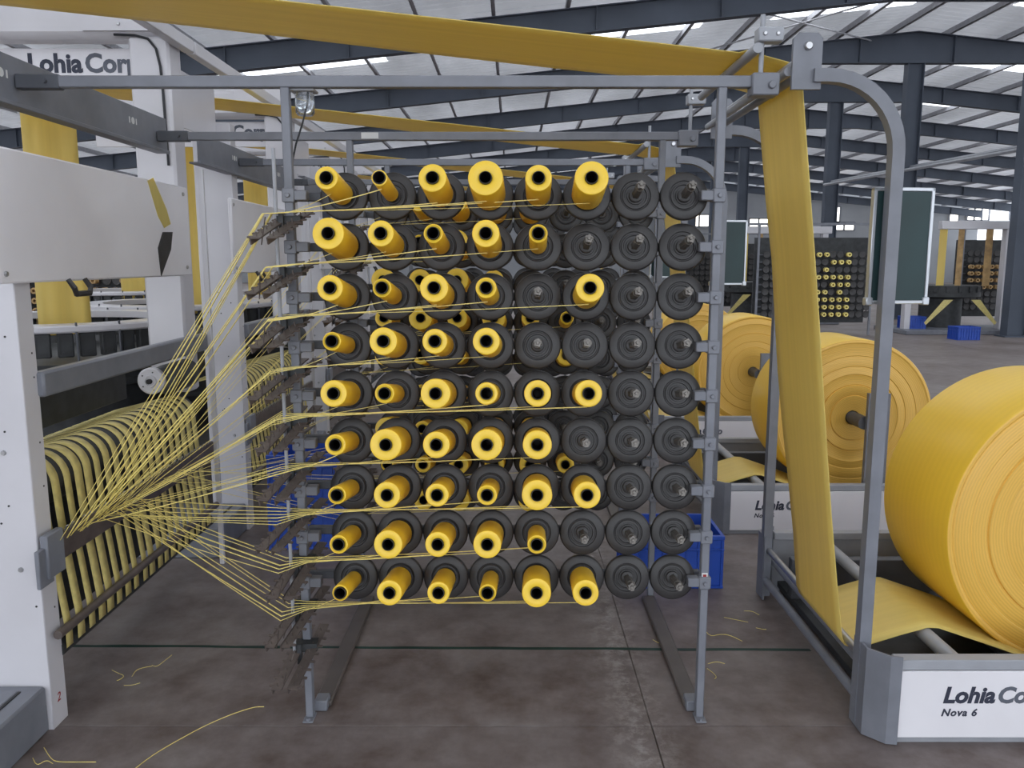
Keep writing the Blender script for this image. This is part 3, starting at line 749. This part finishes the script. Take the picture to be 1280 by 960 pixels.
for k in range(3): slate_board(k)

# ================================================================== CRATES
def crate_proto(W=.46, D=.34, H=.27):
    t = thing('crate', '', 'crate')
    m = MB(); th = .006
    m.box((-W/2, -D/2, 0), (W/2, D/2, .01))
    for a, b in (((-W/2, -D/2, 0), (W/2, -D/2 + th, H)), ((-W/2, D/2 - th, 0), (W/2, D/2, H)), ((-W/2, -D/2, 0), (-W/2 + th, D/2, H)), ((W/2 - th, -D/2, 0), (W/2, D/2, H))): m.box(a, b)
    obj('shell', m, 'blue_plastic', t)
    r = MB(); e = .012
    for z0, z1 in ((H - .022, H), (H - .075, H - .066), (0.0, .014)):
        for a, b in (((-W/2 - e, -D/2 - e, z0), (W/2 + e, -D/2 + .002, z1)), ((-W/2 - e, D/2 - .002, z0), (W/2 + e, D/2 + e, z1)), ((-W/2 - e, -D/2, z0), (-W/2 + .002, D/2, z1)), ((W/2 - .002, -D/2, z0), (W/2 + e, D/2, z1))): r.cbox(a, b, .003)
    obj('rim', r, 'blue_plastic', t)
    rib1 = MB().box((-.004, -.010, 0), (.004, .002, H - .02)).mesh('rib', 'blue_plastic')
    for i in range(9):
        x = -W/2 + W * i / 8
        mobj('rib', rib1, t, (x, -D/2, 0)); mobj('rib', rib1, t, (x, D/2, 0), (0, 0, R(180)))
    for i in range(7):
        y = -D/2 + D * i / 6
        mobj('rib', rib1, t, (W/2, y, 0), (0, 0, R(90))); mobj('rib', rib1, t, (-W/2, y, 0), (0, 0, R(-90)))
    return t
cp = crate_proto()
CR = [((.80, 3.97, 0), 0, 'blue plastic crate on the floor beside the labelled creel post'), ((-1.13, 4.52, 0), 4, 'lower blue plastic crate of the stack behind the yarn guides'),
      ((-1.12, 4.52, .272), 2, 'upper blue plastic crate of the stack behind the yarn guides'), ((9.3, 16.6, 0), 5, 'blue crate lying alone on the aisle floor'),
      ((9.0, 18.2, .1), 0, 'blue crate on the platform of the far loom')]
for i, (loc, a, lab) in enumerate(CR):
    o = cp if i == 0 else copy_tree(cp); o.location = loc; o.rotation_euler = (0, 0, R(a)); o['label'] = lab; o['group'] = 'blue crates'
CRT = [o for o in COL.objects if o.get('category') == 'crate']

# ================================================================== FAR MACHINES ACROSS THE AISLE
fdisc = MB().lathe([(0, .01), (.075, .01), (.078, 0), (.07, -.01), (.03, -.006), (0, -.006)], 14).mesh('spindle_disc', 'black_plastic')
fb_y = MB().lathe([(.022, -.03), (.048, -.03), (.048, -.12), (.022, -.12)], 14, closed=True).mesh('bobbin', 'yarn')
fb_t = MB().lathe([(.024, -.03), (.05, -.03), (.05, -.14), (.024, -.14)], 14, closed=True).mesh('bobbin', 'tan_tube')
def far_creel(x0, ncol, Y, z0, nrow, lab, boblab, group, fill, bmesh_, top=2.4):
    t = thing('creel', lab, 'creel', (x0, Y, 0))
    wdt = .158 * ncol
    for x in (-.1, wdt):
        obj('post', MB().box((x - .02, -.02, 0), (x + .02, .02, top)), 'grey_paint', t)
    obj('top_beam', MB().box((-.4, -.025, top - .05), (wdt + .4, .025, top)), 'grey_paint', t)
    obj('back_panel', MB().box((-.1, .3, .25), (wdt, .34, top - .3)), 'black_machine', t)
    for r in range(nrow):
        z = z0 + r * .16
        obj('spindle_rail', MB().box((-.1, .02, z - .014), (wdt, .05, z + .014)), 'grey_dark', t)
        for c in range(ncol):
            mobj('spindle_disc', fdisc, t, (.08 + .158 * c, 0, z))
            if fill(r, c):
                b = mobj('bobbin', bmesh_, None, (x0 + .08 + .158 * c, Y, z)); tag(b, boblab, 'bobbin', group)
rnd = random.Random(3)
far_creel(5.4, 15, 17.6, .45, 9, 'far dark creel across the aisle with rows of small bobbins', 'small yellow bobbin on the far dark creel across the aisle', 'bobbins on the far creel across the aisle',
          lambda r, c: 5 <= c <= 11 and (c >= 7 or rnd.random() < .4) and rnd.random() < .85, fb_y)
far_creel(5.2, 16, 24.0, .45, 9, 'dark creel standing behind the far creel across the aisle', 'small bobbin on the dark creel behind the far creel', 'bobbins behind the far creel', lambda r, c: c > 12 and rnd.random() < .5, fb_y)
far_creel(-8.6, 20, 13.0, .65, 5, 'long creel of tan bobbins behind the weaving rings', 'tan bobbin on the long creel behind the weaving rings', 'tan bobbins behind the weaving rings',
          lambda r, c: rnd.random() < .9, fb_t, 2.1)

def far_loom(X, Y, lab, where='the far loom'):
    t = thing('loom', lab, 'loom', (X, Y, 0))
    obj('platform', MB().cbox((-.7, -.4, 0), (2.6, 1.2, .10), .01), 'grey_paint', t)
    obj('header_beam', MB().cbox((.05, -.12, 2.28), (2.4, .05, 2.46), .01), 'white_paint', t)
    for x in (-.55, 1.55, 2.25): obj('column', MB().cbox((x - .07, -.1, .1), (x + .07, .08, 2.3 if x > 0 else 1.0), .01), 'white_paint', t)
    Mz = Matrix.Rotation(R(90), 4, 'X')
    obj('drum', MB().lathe([(0, .1), (.45, .1), (.45, .75), (.8, .8), (.8, 1.05), (0, 1.05)], 32, M=Matrix.Translation((.6, .75, 0)) @ Mz), 'black_machine', t)
    n = 20
    for i in range(n):
        a = 2 * math.pi * i / n; mobj('shuttle_block', block_me, t, (.6 + .8 * math.cos(a), .75 + .8 * math.sin(a), .97), (0, 0, a + math.pi / 2))
    for (x, wd, m_) in ((.32, .17, 'web'), (.72, .13, 'tan_tube'), (1.35, .16, 'tan_tube')):
        o = obj('standing_web', MB().box((X + x - wd/2, Y + .3, 1.05), (X + x + wd/2, Y + .31, 2.3)), m_)
        tag(o, 'narrow %s fabric strip standing in %s%s' % ('pale yellow' if m_ == 'web' else 'brown', where, '' if m_ == 'web' else (', beside the yellow strip' if x < 1 else ', beside its column')), 'fabric')
    # draped yarn sheets under the drum
    for s in (-1, 1):
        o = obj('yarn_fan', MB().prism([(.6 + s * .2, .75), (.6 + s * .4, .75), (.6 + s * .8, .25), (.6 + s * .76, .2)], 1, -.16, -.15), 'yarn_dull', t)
far_loom(9.3, 18.0, 'white framed far loom with dark drum across the aisle')
far_loom(5.7, 20.9, 'white framed loom standing behind the far dark creel', 'the loom behind the dark creel')
far_creel(10.9, 7, 19.6, .5, 9, 'creel of tan bobbins behind the far loom across the aisle', 'tan bobbin on the creel behind the far loom', 'tan bobbins behind the far loom', lambda r, c: 3 <= r <= 6, fb_t)

# ================================================================== SCRAPS OF YARN ON THE FLOOR
def scrap(px, r, lab):
    pts = []
    for (u, v) in px: p = ground(u, v); pts.append(Vector((p.x, p.y, r)))
    # smooth once
    for _ in range(2):
        q = [pts[0]]
        for a, b in zip(pts[:-1], pts[1:]): q += [a.lerp(b, .25), a.lerp(b, .75)]
        pts = q + [pts[-1]]
    o = obj('yarn_scrap', MB().tube(pts, r * .75, 5), 'yarn'); tag(o, lab, 'yarn scrap', 'yarn scraps on the floor')
scrap([(168, 962), (190, 945), (215, 930), (255, 908), (290, 893), (318, 884), (330, 884)], .0018, 'long yellow yarn scrap curving over the open floor before the creel')
scrap([(55, 935), (63, 948), (70, 953), (95, 953), (120, 953)], .0016, 'yarn scrap on the floor against the grey base box')
scrap([(41, 948), (46, 958), (58, 950), (66, 955)], .0014, 'short curled yarn scrap at the corner of the grey base box')
scrap([(140, 838), (148, 842), (156, 845), (150, 850), (146, 851)], .0014, 'curled yarn scrap on the floor below the feed roller')
scrap([(165, 846), (170, 838), (178, 835), (190, 833)], .0013, 'zigzag yarn scrap on the floor below the feed roller')
scrap([(190, 832), (196, 834), (206, 826), (215, 819)], .0012, 'straight yarn scrap near the green floor line')
scrap([(155, 857), (165, 857), (175, 854)], .0012, 'tiny yarn scrap beside the curled scrap below the feed roller')
scrap([(905, 772), (920, 775), (935, 778)], .0014, 'short yarn scrap between the creel post and the winder, beside a hooked scrap')
scrap([(930, 764), (940, 764), (949, 769)], .0014, 'hooked yarn scrap on the floor near the winder end')
scrap([(945, 785), (953, 787), (958, 787)], .0014, 'tiny yarn scrap by the floor line near the winder')
scrap([(881, 788), (888, 796), (900, 793), (912, 794), (928, 802)], .0015, 'wavy yarn scrap by the labelled creel post')
scrap([(884, 836), (892, 842), (896, 847), (893, 849)], .0015, 'bent yarn scrap on the floor past the green line by the post')
scrap([(885, 830), (896, 827), (906, 830)], .0014, 'arched yarn scrap on the floor past the green line by the post')
scrap([(816, 800), (823, 804), (830, 806)], .0013, 'pale yarn scrap on the base bar end near the green line')

# bring every far or repeated thing's data up to date
bpy.context.view_layer.update()
